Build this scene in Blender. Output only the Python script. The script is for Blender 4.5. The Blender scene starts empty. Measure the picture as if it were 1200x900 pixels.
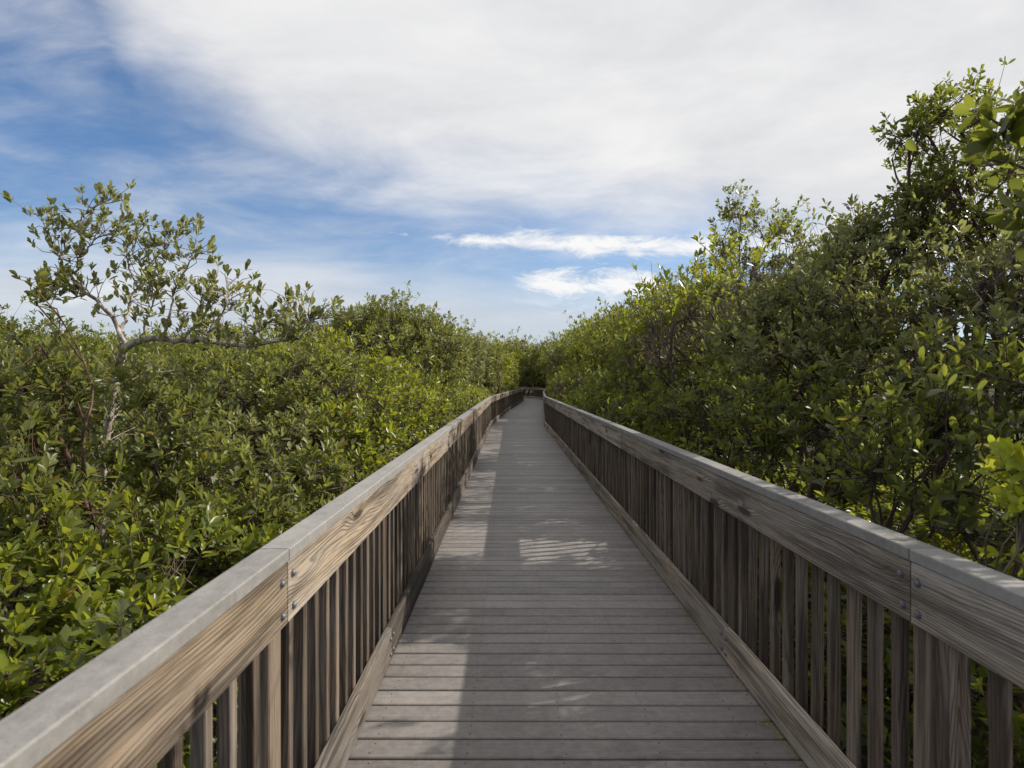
import bpy, math, random
import numpy as np
from mathutils import Vector

rng = np.random.default_rng(7)
random.seed(7)
SC = bpy.context.scene
COL = SC.collection
F = 735.0            # focal length in photo pixels (1200 wide)
EYE = 1.553          # eye height above the deck
GROUND = -0.9
SUN_EL, SUN_AZ = math.radians(35.0), math.radians(18.7)   # azimuth measured from +X towards +Y
SUN = np.array([math.cos(SUN_EL)*math.cos(SUN_AZ), math.cos(SUN_EL)*math.sin(SUN_AZ), math.sin(SUN_EL)])


def P(px, py, d):
    """A spot given by its bearing as seen from the boardwalk and its real distance ahead."""
    return np.array([(px-598.0)/F*d, d, EYE-(py-448.0)/F*d])


# ------------------------------------------------------------------ materials
class N:
    def __init__(self, m):
        m.use_nodes = True
        self.t = m.node_tree
        self.t.nodes.clear()
    def n(self, typ, **kw):
        nd = self.t.nodes.new('ShaderNode'+typ)
        for k, v in kw.items():
            if k == 'ins':
                for kk, vv in v.items():
                    s = nd.inputs[kk]
                    if hasattr(vv, 'is_output'):
                        self.t.links.new(vv, s)
                    else:
                        s.default_value = vv
            else:
                setattr(nd, k, v)
        return nd
    def math(self, op, a, b=None, c=None, clamp=False):
        nd = self.n('Math', operation=op, use_clamp=clamp)
        for i, v in enumerate((a, b, c)):
            if v is None: continue
            if hasattr(v, 'is_output'): self.t.links.new(v, nd.inputs[i])
            else: nd.inputs[i].default_value = v
        return nd.outputs[0]
    def mix(self, f, a, b, mode='MIX'):
        nd = self.n('Mix', data_type='RGBA', blend_type=mode)
        for i, v in ((0, f), (6, a), (7, b)):
            if hasattr(v, 'is_output'): self.t.links.new(v, nd.inputs[i])
            else: nd.inputs[i].default_value = v if i == 0 or len(v) == 4 else (*v, 1)
        return nd.outputs[2]
    def smooth(self, v, a, b, lo=0.0, hi=1.0):
        nd = self.n('MapRange', interpolation_type='SMOOTHSTEP')
        self.t.links.new(v, nd.inputs[0])
        for i, x in enumerate((a, b, lo, hi)): nd.inputs[i+1].default_value = x
        return nd.outputs[0]
    def noise(self, vec, scale, detail=4, rough=.55, dist=0.0):
        nd = self.n('TexNoise', ins={'Scale': scale, 'Detail': detail, 'Roughness': rough, 'Distortion': dist})
        if vec is not None: self.t.links.new(vec, nd.inputs['Vector'])
        return nd.outputs[0]
    def scale(self, vec, s):
        nd = self.n('VectorMath', operation='MULTIPLY')
        self.t.links.new(vec, nd.inputs[0]); nd.inputs[1].default_value = s
        return nd.outputs[0]
    def add(self, vec, v2):
        nd = self.n('VectorMath', operation='ADD')
        self.t.links.new(vec, nd.inputs[0])
        if hasattr(v2, 'is_output'): self.t.links.new(v2, nd.inputs[1])
        else: nd.inputs[1].default_value = v2
        return nd.outputs[0]
    def out(self, sh):
        o = self.n('OutputMaterial')
        self.t.links.new(sh, o.inputs[0])


def wood_mat(name, warm, dark, grey, greyness, ringf=95.0, knots=True, rough=.8):
    m = bpy.data.materials.new(name)
    g = N(m)
    tc = g.n('TexCoord').outputs['Object']
    rnd = g.n('ObjectInfo').outputs['Random']
    off = g.n('CombineXYZ', ins={0: g.math('MULTIPLY', rnd, 37.0), 1: g.math('MULTIPLY', rnd, 11.3), 2: g.math('MULTIPLY', rnd, 23.7)}).outputs[0]
    p = g.add(tc, off)
    warp = g.noise(g.scale(p, (.42, 2.6, 2.6)), 1.0, 2, .5)
    warp2 = g.noise(g.scale(p, (1.6, 12, 12)), 1.0, 4, .6)
    sep = g.n('SeparateXYZ', ins={0: p})
    across = g.math('ADD', sep.outputs[2], g.math('MULTIPLY', sep.outputs[1], .7))
    v = g.math('ADD', across, g.math('MULTIPLY', warp, .22))
    v = g.math('ADD', v, g.math('MULTIPLY', warp2, .016))
    if knots:
        vor = g.n('TexVoronoi', ins={'Vector': g.scale(p, (1.25, 6.5, 6.5)), 'Scale': 1.0, 'Randomness': 1.0})
        kd = vor.outputs['Distance']
        knot = g.smooth(kd, .36, .02)
        v = g.math('ADD', v, g.math('MULTIPLY', knot, .036))
        kcore = g.smooth(kd, .15, .08)
    v = g.math('ADD', v, g.math('MULTIPLY', g.noise(g.scale(p, (.3, 9, 9)), 1.0, 2, .5), .05))
    s = g.math('SINE', g.math('MULTIPLY', v, ringf*6.0))
    s2 = g.math('SINE', g.math('MULTIPLY', v, ringf*14.1))
    amp = g.smooth(g.noise(g.scale(p, (1.4, 14, 14)), 1.0, 3, .6), .3, .62)
    late = g.math('MULTIPLY', g.smooth(g.math('ADD', s, g.math('MULTIPLY', s2, .35)), -.2, 1.15), g.math('ADD', g.math('MULTIPLY', amp, .75), .25))
    fine = g.noise(g.scale(p, (5, 260, 260)), 1.0, 3, .6)
    col = g.mix(g.math('MULTIPLY', late, .8), warm, dark)
    wz = g.noise(g.scale(p, (1.3, 5, 5)), 1.0, 3, .6)
    wz = g.math('ADD', g.smooth(wz, .35, .68), g.math('MULTIPLY', rnd, .35))
    gm = g.math('MULTIPLY', wz, greyness, clamp=True)
    gcol = g.mix(g.math('MULTIPLY', late, .75), grey, tuple(c*.42 for c in grey))
    col = g.mix(gm, col, gcol)
    streak = g.noise(g.scale(p, (.9, 26, 26)), 1.0, 4, .62)
    stain = g.noise(g.scale(p, (1.1, 5, 5)), 1.0, 4, .6)
    dk = g.smooth(g.math('ADD', g.math('MULTIPLY', streak, .55), g.math('MULTIPLY', stain, .45)), .45, .60)
    col = g.mix(g.math('MULTIPLY', dk, .80), col, dark)
    col = g.mix(g.math('MULTIPLY', g.smooth(streak, .42, .28), .35), col, tuple(min(1, c*1.35) for c in grey))
    col = g.mix(g.math('MULTIPLY', g.smooth(fine, .45, .7), .6), col, tuple(c*.5 for c in dark))
    if knots:
        col = g.mix(g.math('MULTIPLY', kcore, .92), col, tuple(c*.5 for c in dark))
    tone = g.math('ADD', g.math('MULTIPLY', rnd, .75), .66)
    tn = g.n('CombineXYZ', ins={0: tone, 1: tone, 2: tone}).outputs[0]
    col = g.mix(1.0, col, tn, 'MULTIPLY')
    hgt = g.math('SUBTRACT', g.math('MULTIPLY', fine, .5), g.math('MULTIPLY', late, .8))
    bump = g.n('Bump', ins={'Strength': .7, 'Distance': .004, 'Height': hgt})
    b = g.n('BsdfPrincipled', ins={'Base Color': col, 'Roughness': rough, 'Normal': bump.outputs[0]})
    b.inputs['Specular IOR Level'].default_value = .25
    g.out(b.outputs[0])
    return m


def composite_mat(name, base, streak, rough, tone_attr=False, bev=0):
    m = bpy.data.materials.new(name)
    g = N(m)
    tc = g.n('TexCoord').outputs['Object']
    rnd = g.n('ObjectInfo').outputs['Random']
    if tone_attr:
        tone = g.n('Attribute', attribute_name='tone').outputs['Fac']
        tcc = g.add(tc, g.n('CombineXYZ', ins={0: g.math('MULTIPLY', tone, 31.0), 1: 0.0, 2: g.math('MULTIPLY', tone, 17.0)}).outputs[0])
    else:
        tone = rnd
        tcc = g.add(tc, g.n('CombineXYZ', ins={0: g.math('MULTIPLY', rnd, 31.0), 1: 0.0, 2: 0.0}).outputs[0])
    st = g.noise(g.scale(tcc, (2.2, 70, 70)), 1.0, 5, .65)
    blot = g.noise(g.scale(tcc, (3, 3, 3)), 1.0, 5, .6)
    speck = g.noise(tcc, 210, 3, .7)
    k = g.math('ADD', g.math('MULTIPLY', tone, .34 if tone_attr else .22), .83 if tone_attr else .89)
    k = g.math('ADD', k, g.math('MULTIPLY', g.math('SUBTRACT', st, .5), streak))
    k = g.math('ADD', k, g.math('MULTIPLY', g.math('SUBTRACT', blot, .5), .75))
    k = g.math('ADD', k, g.math('MULTIPLY', g.math('SUBTRACT', speck, .5), .6))
    kk = g.n('CombineXYZ', ins={0: k, 1: k, 2: k}).outputs[0]
    col = g.mix(1.0, base, kk, 'MULTIPLY')
    mid = g.noise(tcc, 26, 5, .7)
    k = g.math('ADD', k, g.math('MULTIPLY', g.math('SUBTRACT', mid, .5), .9))
    kk = g.n('CombineXYZ', ins={0: k, 1: k, 2: k}).outputs[0]
    col = g.mix(1.0, base, kk, 'MULTIPLY')
    pit = g.smooth(g.noise(tcc, 75, 2, .5), .70, .76)
    col = g.mix(g.math('MULTIPLY', pit, .6), col, tuple(c*.3 for c in base))
    dirt = g.math('MAXIMUM', g.smooth(g.noise(tcc, 14, 5, .7), .6, .78), g.smooth(g.noise(tc, 1.7, 5, .65), .55, .75))
    col = g.mix(g.math('MULTIPLY', dirt, .3), col, tuple(c*.45 for c in base))
    bump = g.n('Bump', ins={'Strength': .3, 'Distance': .002, 'Height': g.math('ADD', st, speck)})
    b = g.n('BsdfPrincipled', ins={'Base Color': col, 'Roughness': rough, 'Normal': bump.outputs[0]})
    b.inputs['Specular IOR Level'].default_value = .35
    g.out(b.outputs[0])
    return m


def leaf_mat(name, c0, c1, c2, trans, rough=.42, tw=.38):
    """c0..c2: dull to fresh leaf colours picked per leaf; trans: colour of light passing through."""
    m = bpy.data.materials.new(name)
    g = N(m)
    t = g.n('Attribute', attribute_name='tone').outputs['Fac']
    cr = g.n('ValToRGB', ins={0: t})
    e = cr.color_ramp.elements
    e[0].position, e[0].color = 0.0, (*c0, 1)
    e[1].position, e[1].color = .93, (*c2, 1)
    x = e.new(.55); x.color = (*c1, 1)
    x = e.new(.985); x.color = (.33, .20, .02, 1)          # the odd yellowing leaf
    rnd = g.n('ObjectInfo').outputs['Random']
    cl = g.noise(g.n('TexCoord').outputs['Object'], 1.1, 3, .6)          # sprays of younger, yellower leaves
    young = g.smooth(cl, .42, .66)
    kb = g.math('ADD', g.math('MULTIPLY', rnd, .40), .88)
    col = g.mix(1.0, cr.outputs[0], g.n('CombineXYZ', ins={0: kb, 1: kb, 2: kb}).outputs[0], 'MULTIPLY')
    col = g.mix(g.math('MULTIPLY', young, .6), col, g.mix(1.0, col, (1.26, 1.24, .9), 'MULTIPLY'))
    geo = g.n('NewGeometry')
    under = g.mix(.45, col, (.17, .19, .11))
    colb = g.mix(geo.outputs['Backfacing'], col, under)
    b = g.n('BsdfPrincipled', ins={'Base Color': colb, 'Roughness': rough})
    b.inputs['Specular IOR Level'].default_value = .38
    tcol = g.mix(.5, col, trans, 'MIX')
    tr = g.n('BsdfTranslucent', ins={'Color': tcol})
    mx = g.n('MixShader', ins={0: tw, 1: b.outputs[0], 2: tr.outputs[0]})
    g.out(mx.outputs[0])
    return m


def bark_mat(name, a, b_, sc=1.0):
    m = bpy.data.materials.new(name)
    g = N(m)
    tc = g.n('TexCoord').outputs['Object']
    n1 = g.noise(g.scale(tc, (14*sc, 14*sc, 5*sc)), 1.0, 5, .65)
    n2 = g.noise(tc, 60, 3, .6)
    col = g.mix(g.smooth(n1, .36, .64), a, b_)
    col = g.mix(g.math('MULTIPLY', n2, .4), col, tuple(c*.4 for c in a))
    bump = g.n('Bump', ins={'Strength': .6, 'Distance': .006, 'Height': n1})
    b = g.n('BsdfPrincipled', ins={'Base Color': col, 'Roughness': .85, 'Normal': bump.outputs[0]})
    b.inputs['Specular IOR Level'].default_value = .2
    g.out(b.outputs[0])
    return m


def plain_mat(name, col, rough, metal=0.0):
    m = bpy.data.materials.new(name)
    g = N(m)
    tc = g.n('TexCoord').outputs['Object']
    n1 = g.noise(tc, 300, 3, .6)
    c = g.mix(n1, tuple(x*.6 for x in col), tuple(min(1, x*1.35) for x in col))
    b = g.n('BsdfPrincipled', ins={'Base Color': c, 'Roughness': rough, 'Metallic': metal})
    g.out(b.outputs[0])
    return m


M_RAIL = wood_mat('rail_wood', (.315, .240, .162), (.055, .039, .029), (.23, .205, .18), .8)
M_GREY = wood_mat('grey_rail_wood', (.36, .295, .225), (.078, .060, .047), (.33, .30, .265), .85)
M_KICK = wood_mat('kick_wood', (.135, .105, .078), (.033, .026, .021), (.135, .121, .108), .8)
M_BAL = wood_mat('baluster_wood', (.185, .136, .096), (.032, .024, .018), (.150, .130, .112), .7, knots=True)
M_CAP = composite_mat('cap_composite', (.205, .197, .188), .30, .66)
M_DECK = composite_mat('deck_composite', (.180, .165, .156), .55, .6, tone_attr=True)
M_BEAM = wood_mat('beam_wood', (.14, .10, .07), (.06, .04, .03), (.13, .11, .10), .5)
M_BOLT = plain_mat('galvanised_steel', (.14, .145, .16), .6, .5)
M_SCREW = plain_mat('screw_steel', (.05, .045, .04), .5, .4)

LEAF = {
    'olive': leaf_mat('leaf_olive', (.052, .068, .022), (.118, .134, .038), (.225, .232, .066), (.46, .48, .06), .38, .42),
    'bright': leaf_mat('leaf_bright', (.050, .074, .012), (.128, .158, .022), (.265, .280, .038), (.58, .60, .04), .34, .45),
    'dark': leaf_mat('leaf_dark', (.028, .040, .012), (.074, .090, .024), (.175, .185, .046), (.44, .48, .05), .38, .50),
    'grey': leaf_mat('leaf_grey', (.064, .074, .032), (.146, .154, .060), (.260, .258, .104), (.46, .48, .12), .38, .48),
    'lime': leaf_mat('leaf_lime', (.16, .21, .02), (.27, .32, .03), (.38, .42, .05), (.80, .78, .05), .34, .5),
}
BARK = {
    'pale': bark_mat('bark_pale', (.17, .135, .11), (.56, .50, .44), 1.3),
    'brown': bark_mat('bark_brown', (.075, .055, .042), (.19, .15, .12)),
    'dark': bark_mat('bark_dark', (.035, .025, .02), (.10, .075, .06)),
    'red': bark_mat('bark_red', (.07, .04, .03), (.16, .10, .08)),
}


# ------------------------------------------------------------------ mesh helpers
class MB:
    def __init__(self): self.v = []; self.f = []
    def box(self, x0, x1, y0, y1, z0, z1, bev=0.0):
        """Box; with bev the four long edges (along X) are chamfered."""
        o = len(self.v)
        if bev <= 0:
            self.v += [(x, y, z) for x in (x0, x1) for y, z in ((y0, z0), (y1, z0), (y1, z1), (y0, z1))]
            n = 4
        else:
            prof = [(y0+bev, z0), (y1-bev, z0), (y1, z0+bev), (y1, z1-bev), (y1-bev, z1), (y0+bev, z1), (y0, z1-bev), (y0, z0+bev)]
            self.v += [(x, y, z) for x in (x0, x1) for y, z in prof]
            n = 8
        for k in range(n):
            self.f.append((o+k, o+(k+1) % n, o+n+(k+1) % n, o+n+k))
        self.f.append(tuple(o+k for k in reversed(range(n))))
        self.f.append(tuple(o+n+k for k in range(n)))
    def mesh(self, name, mat):
        me = bpy.data.meshes.new(name)
        me.from_pydata(self.v, [], self.f)
        me.materials.append(mat)
        return me


def link(name, data, parent=None, loc=None, rot=None):
    o = bpy.data.objects.new(name, data)
    COL.objects.link(o)
    if parent is not None: o.parent = parent
    if loc is not None: o.location = loc
    if rot is not None: o.rotation_euler = rot
    return o


def tag(o, label=None, cat=None, group=None, kind=None):
    if label: o['label'] = label
    if cat: o['category'] = cat
    if group: o['group'] = group
    if kind: o['kind'] = kind
    return o


def npmesh(name, verts, loops, sizes, mat, tone=None, smooth=True):
    me = bpy.data.meshes.new(name)
    verts = np.ascontiguousarray(verts, dtype=np.float32)
    loops = np.ascontiguousarray(loops, dtype=np.int32)
    sizes = np.ascontiguousarray(sizes, dtype=np.int32)
    me.vertices.add(len(verts)); me.vertices.foreach_set('co', verts.ravel())
    me.loops.add(len(loops)); me.loops.foreach_set('vertex_index', loops)
    me.polygons.add(len(sizes))
    st = np.zeros(len(sizes), np.int32); st[1:] = np.cumsum(sizes)[:-1]
    me.polygons.foreach_set('loop_start', st)
    me.polygons.foreach_set('loop_total', sizes)
    if smooth: me.polygons.foreach_set('use_smooth', np.ones(len(sizes), bool))
    me.update(calc_edges=True)
    if tone is not None:
        a = me.attributes.new('tone', 'FLOAT', 'POINT')
        a.data.foreach_set('value', np.ascontiguousarray(tone, dtype=np.float32))
    me.materials.append(mat)
    return me


# ------------------------------------------------------------------ path centre line
XL, XR = -0.66, 1.19           # inner faces of the two kick boards
CX = (XL+XR)/2
HALF = (XR-XL)/2
PTS = [(CX, -2.3), (CX, 22.0), (CX+.56, 33.7), (CX+1.80, 52.5), (CX+1.25, 60.5), (CX-3.5, 64.0), (CX-14, 66.0)]


def offset_poly(off):
    pts = [Vector(p) for p in PTS]
    out = []
    for i, p in enumerate(pts):
        ns = []
        if i > 0: d = (p-pts[i-1]).normalized(); ns.append(Vector((d.y, -d.x)))
        if i < len(pts)-1: d = (pts[i+1]-p).normalized(); ns.append(Vector((d.y, -d.x)))
        n = sum(ns, Vector((0, 0))).normalized()
        out.append(p + n*(off/max(.3, n.dot(ns[0]))))
    return out


def center_x(y):
    ys = [p[1] for p in PTS[:5]]; xs = [p[0] for p in PTS[:5]]
    return np.interp(y, ys, xs)


# ------------------------------------------------------------------ boardwalk deck
PITCH, GAP = .1441, .013
def build_deck():
    verts, faces, tone = [], [], []
    screws = MB()
    pts = [Vector(p) for p in PTS]
    n_board = 0
    left = offset_poly(-HALF-.07); right = offset_poly(HALF+.07)
    for s in range(len(pts)-1):
        a, b = pts[s], pts[s+1]
        L = (b-a).length
        n = int(round(L/PITCH))
        for k in range(n):
            t0 = k/n; t1 = (k+1)/n - GAP/L
            q = []
            jit = random.uniform(-.0012, .0012)
            for t in (t0, t1):
                q.append((left[s].lerp(left[s+1], t), right[s].lerp(right[s+1], t)))
            (l0, r0), (l1, r1) = q
            z1 = jit; z0 = z1-.032
            o = len(verts)
            bv = .0045
            dirv = (b-a).normalized()*bv
            for (e0, e1) in ((l0, l1), (r0, r1)):
                verts += [(e0.x, e0.y, z0), (e1.x, e1.y, z0), (e1.x, e1.y, z1-bv), (e1.x-dirv.x, e1.y-dirv.y, z1), (e0.x+dirv.x, e0.y+dirv.y, z1), (e0.x, e0.y, z1-bv)]
            for j in range(6):
                faces.append((o+j, o+6+j, o+6+(j+1) % 6, o+(j+1) % 6))
            faces.append(tuple(o+j for j in range(6)))
            faces.append(tuple(o+11-j for j in range(6)))
            tv = random.random()
            tone += [tv]*12
            if a.y + (b.y-a.y)*t0 < 9 and s == 0:
                for sx in (-.585, -.18, .228, .635, 1.04):
                    for ty in (.2, .8):
                        yy = a.y+(b.y-a.y)*(t0+(t1-t0)*ty)+random.uniform(-.008, .008)
                        xx = sx+random.uniform(-.008, .008)
                        c = len(screws.v); R = .0036
                        screws.v += [(xx+R*math.cos(i*math.pi/4), yy+R*math.sin(i*math.pi/4), z1+.0012) for i in range(8)]
                        screws.v += [(xx+R*1.1*math.cos(i*math.pi/4), yy+R*1.1*math.sin(i*math.pi/4), z1-.002) for i in range(8)]
                        screws.f.append(tuple(c+i for i in range(8)))
                        for i in range(8): screws.f.append((c+i, c+8+i, c+8+(i+1) % 8, c+(i+1) % 8))
    me = bpy.data.meshes.new('boardwalk')
    me.from_pydata(verts, [], faces)
    at = me.attributes.new('tone', 'FLOAT', 'POINT')
    at.data.foreach_set('value', np.array(tone, np.float32))
    me.materials.append(M_DECK)
    deck = tag(link('boardwalk', me), 'grey plank boardwalk running away between two wooden railings', None, None, 'structure')
    so = link('screw_heads', screws.mesh('screw_heads', M_SCREW), deck); so['kind'] = 'stuff'
    # carrying beams below the planks
    mb = MB()
    for off in (-HALF+.1, 0.0, HALF-.1):
        poly = offset_poly(off)
        for s in range(len(poly)-1):
            a, b = poly[s], poly[s+1]
            d = (b-a).normalized(); nrm = Vector((d.y, -d.x))*.04
            o = len(mb.v)
            for p in (a, b):
                for sx, z in ((-1, -.24), (1, -.24), (1, -.036), (-1, -.036)):
                    mb.v.append((p.x+nrm.x*sx, p.y+nrm.y*sx, z))
            for j in range(4): mb.f.append((o+j, o+(j+1) % 4, o+4+(j+1) % 4, o+4+j))
    link('carrying_beams', mb.mesh('carrying_beams', M_BEAM), deck)
build_deck()

# ------------------------------------------------------------------ railings
BAY = 4.88/3
CAP_T, CAP_W = .038, .091
RAIL_H, RAIL_T = .184, .036
TOP = 1.06


def bolt_mesh():
    v, f = [], []
    R, n = .0108, 10
    for rr, x in ((R*1.25, 0), (R*1.25, .002), (R*.95, .002), (R*.9, .005), (R*.55, .0085)):
        v += [(rr*math.cos(i*2*math.pi/n), -x, rr*math.sin(i*2*math.pi/n)) for i in range(n)]
    for k in range(4):
        for i in range(n): f.append((k*n+i, k*n+(i+1) % n, (k+1)*n+(i+1) % n, (k+1)*n+i))
    f.append(tuple(4*n+i for i in range(n)))
    me = bpy.data.meshes.new('bolt'); me.from_pydata(v, [], f); me.materials.append(M_BOLT)
    return me
BOLT = bolt_mesh()


def build_railing(side, label):
    """side -1: left of the walk, +1: right. Local frame of every piece: X runs along, -Y faces the walk, Z up."""
    root = link('railing', None)
    tag(root, label, 'railing', 'railings along the boardwalk')
    poly = offset_poly(side*HALF)
    root.location = (poly[0].x, poly[0].y, 0)
    bpy.context.view_layer.update()
    rl = Vector((poly[0].x, poly[0].y, 0))
    if side > 0: poly = poly[:]
    # posts every BAY along the line, first cap joint at 1.86 m, kick boards at 3.486 m
    def walk(y_first):
        """stations along the polyline where y starts at y_first and steps BAY"""
        segs = [(poly[i], poly[i+1]) for i in range(len(poly)-1)]
        return segs
    segs = walk(0)
    n_bal = 0
    far = MB()
    post_mb = MB(); post_mb.box(GROUND-.3, TOP-CAP_T-.002, -.046, .046, -.046, .046, .004)
    post_me = None
    bal_me = None
    def upright(name, half, z0, z1):
        mb = MB(); mb.box(z0, z1, -half, half, -half, half, .003)
        return mb.mesh(name, M_BAL)
    post_me = upright('post', .046, GROUND-.25, TOP-CAP_T-.002)
    bal_me = upright('baluster', .0185, -.14, TOP-CAP_T-.004)
    for si, (a, b) in enumerate(segs):
        d = (b-a); L = d.length; d = d/L
        ang = math.atan2(d.y, d.x)
        inward = Vector((d.y, -d.x))*(-side)     # towards the walk
        # local +X along d;  local +Y must point away from the walk for side -1 (left), and for +1 we run the frame reversed
        rot = ang if side < 0 else ang+math.pi
        if si == 0: st = [1.86+k*4.88-a.y for k in range(-1, 9)]
        else: st = [k*4.88 for k in range(0, 9)]
        stj = sorted({0.0, L} | {s for s in st if .5 < s < L-.5})
        if si == 0: kst = [3.486+k*4.88-a.y for k in range(-1, 9)]
        else: kst = [2.44+k*4.88 for k in range(0, 9)]
        kj = sorted({0.0, L} | {s for s in kst if .5 < s < L-.5})
        def place(name, me, s, outward, z, parent=root, extra=None):
            p = a + d*s - inward*outward
            o = link(name, me, parent, (p.x-rl.x, p.y-rl.y, z), (0, 0, rot))
            return o
        def plank(name, s0, s1, t, z0, z1, mat, out0, bev):
            l = s1-s0
            mb = MB(); mb.box(-l/2, l/2, 0, t, z0, z1, bev)
            o = place(name, mb.mesh(name, mat), (s0+s1)/2, out0, 0)
            return o, l
        for i in range(len(stj)-1):
            s0, s1 = stj[i]+.0028, stj[i+1]-.0028
            plank('cap_board', s0, s1, CAP_W, TOP-CAP_T, TOP, M_CAP, -.005, .0035)
            rb, l = plank('rail_board', s0, s1, RAIL_T, TOP-CAP_T-RAIL_H-.001, TOP-CAP_T-.001, M_RAIL if side < 0 else M_GREY, 0, .004)
            if a.y+d.y*s0 < 20:
                for e in (-1, 1):
                    for zz in (TOP-CAP_T-.052, TOP-CAP_T-.142):
                        link('bolt', BOLT, rb, (e*(l/2-.038+random.uniform(-.008, .008)), -.0005, zz+random.uniform(-.006, .006)))
        for i in range(len(kj)-1):
            s0, s1 = kj[i]+.0015, kj[i+1]-.0015
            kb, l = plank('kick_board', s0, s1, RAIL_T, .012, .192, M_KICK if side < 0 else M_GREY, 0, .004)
            if a.y+d.y*s0 < 14:
                for e in (-1, 1):
                    for zz in (.055, .14):
                        link('bolt', BOLT, kb, (e*(l/2-.036), -.0005, zz))
        # posts and balusters
        first = (1.86-a.y) % BAY if si == 0 else .0
        s = first - (BAY if si == 0 else 0)
        while s < L - .3:
            if s > -.01 and (si > 0 or s > .3):
                o = place('post', post_me, max(s, .0), RAIL_T+.047, 0)
                set_upright(o, rot)
            for k in range(1, 12):
                t = s + k*BAY/12 + random.uniform(-.003, .003)
                if t < 0.1 or t > L-.05: continue
                yy = a.y+d.y*t
                if yy < .9: continue
                if n_bal < 100:
                    o = place('baluster', bal_me, t, RAIL_T+.0195, 0)
                    set_upright(o, rot+random.uniform(-.05, .05), random.uniform(-.009, .009))
                    n_bal += 1
                else:
                    p = a+d*t-inward*(RAIL_T+.0195)
                    h = .0185
                    far.box(p.x-rl.x-h, p.x-rl.x+h, p.y-rl.y-h, p.y-rl.y+h, -.14, TOP-CAP_T-.004)
            s += BAY
    fo = link('distant_balusters', far.mesh('distant_balusters', M_BAL), root); fo['kind'] = 'stuff'
    return root


def set_upright(o, rot, lean=0.0):
    """mesh is modelled along X: stand it on end, keep its spot, turn it with the rail"""
    from mathutils import Matrix
    loc = o.location.copy()
    o.matrix_basis = Matrix.Translation(loc) @ Matrix.Rotation(rot, 4, 'Z') @ Matrix.Rotation(lean, 4, 'Y') @ Matrix.Rotation(-math.pi/2, 4, 'Y')


build_railing(-1, 'weathered timber railing on the left, sun warming its inner boards beside the forked pale tree')
build_railing(1, 'weathered timber railing on the right, its inner side in shade below the tall mangroves')

def moss():
    v, f = [], []
    for _ in range(520):
        y = 2.3+7.0*random.random()**1.3
        x = XR-.004-abs(random.gauss(0, .012))
        if math.sin(y*5.1)+math.sin(y*11.7+1) < random.uniform(-1.2, .9): continue
        r = random.uniform(.002, .007); n = 6; o = len(v)
        for k in range(n):
            a = k*2*math.pi/n; rr = r*random.uniform(.6, 1.2)
            v.append((x+rr*math.cos(a), y+rr*1.7*math.sin(a), .0005))
        v.append((x, y, r*.7+.001))
        for k in range(n): f.append((o+k, o+(k+1) % n, o+n))
    me = bpy.data.meshes.new('moss'); me.from_pydata(v, [], f)
    m = bpy.data.materials.new('moss'); g = N(m)
    c = g.mix(g.noise(g.n('TexCoord').outputs['Object'], 40, 3, .6), (.05, .06, .015), (.26, .25, .05))
    g.out(g.n('BsdfPrincipled', ins={'Base Color': c, 'Roughness': .9}).outputs[0])
    me.materials.append(m)
    tag(link('moss', me), 'crumbs of yellow-green moss along the foot of the right kick board', 'moss', None, 'stuff')
moss()

# ------------------------------------------------------------------ vegetation
def unit(v): return v/np.maximum(1e-9, np.linalg.norm(v, axis=-1, keepdims=True))


LIT = [  # sunlit patches on the deck plane: x0, x1, y0, y1, share of leaves missing in the way
    (-.95, .05, 2.80, 3.75, 1.0), (.05, .60, 2.95, 3.6, .75),
    (-.95, -.02, 5.60, 11.0, .96), (-.1, .92, 5.62, 6.22, 1.0),
    (-.95, .0, 14.5, 20.5, .92), (.1, .75, 6.9, 7.15, .95), (.1, .6, 7.7, 7.95, .95), (.1, .7, 8.8, 9.2, .95), (.1, .6, 11.6, 12.3, .9),
    (.30, .72, 2.42, 2.66, .9), (-2.7, -.9, .2, 2.7, 1.0), (.1, .5, 4.0, 4.15, .8), (-.6, -.2, 4.1, 4.25, .7),
    (-2.7, -.95, -1, 16.0, .45),
]


def carve(p, strength=1.0, rail=True):
    """True for points that must be open so that the sun reaches the patches above."""
    z = p[:, 2]
    x = p[:, 0]-z*SUN[0]/SUN[2]
    y = p[:, 1]-z*SUN[1]/SUN[2]
    wob = .10*np.sin(9*y+4*x)+.09*np.sin(17*x+5*y)+.05*np.sin(31*x-11*y)
    kill = np.zeros(len(p), bool)
    r = rng.random(len(p))
    for i, (x0, x1, y0, y1, pr) in enumerate(LIT):
        if i == len(LIT)-1 and not rail: continue
        kill |= (x+wob*.3 > x0) & (x < x1) & (y+wob > y0) & (y+wob < y1) & (r < pr*strength)
    return kill


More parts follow.
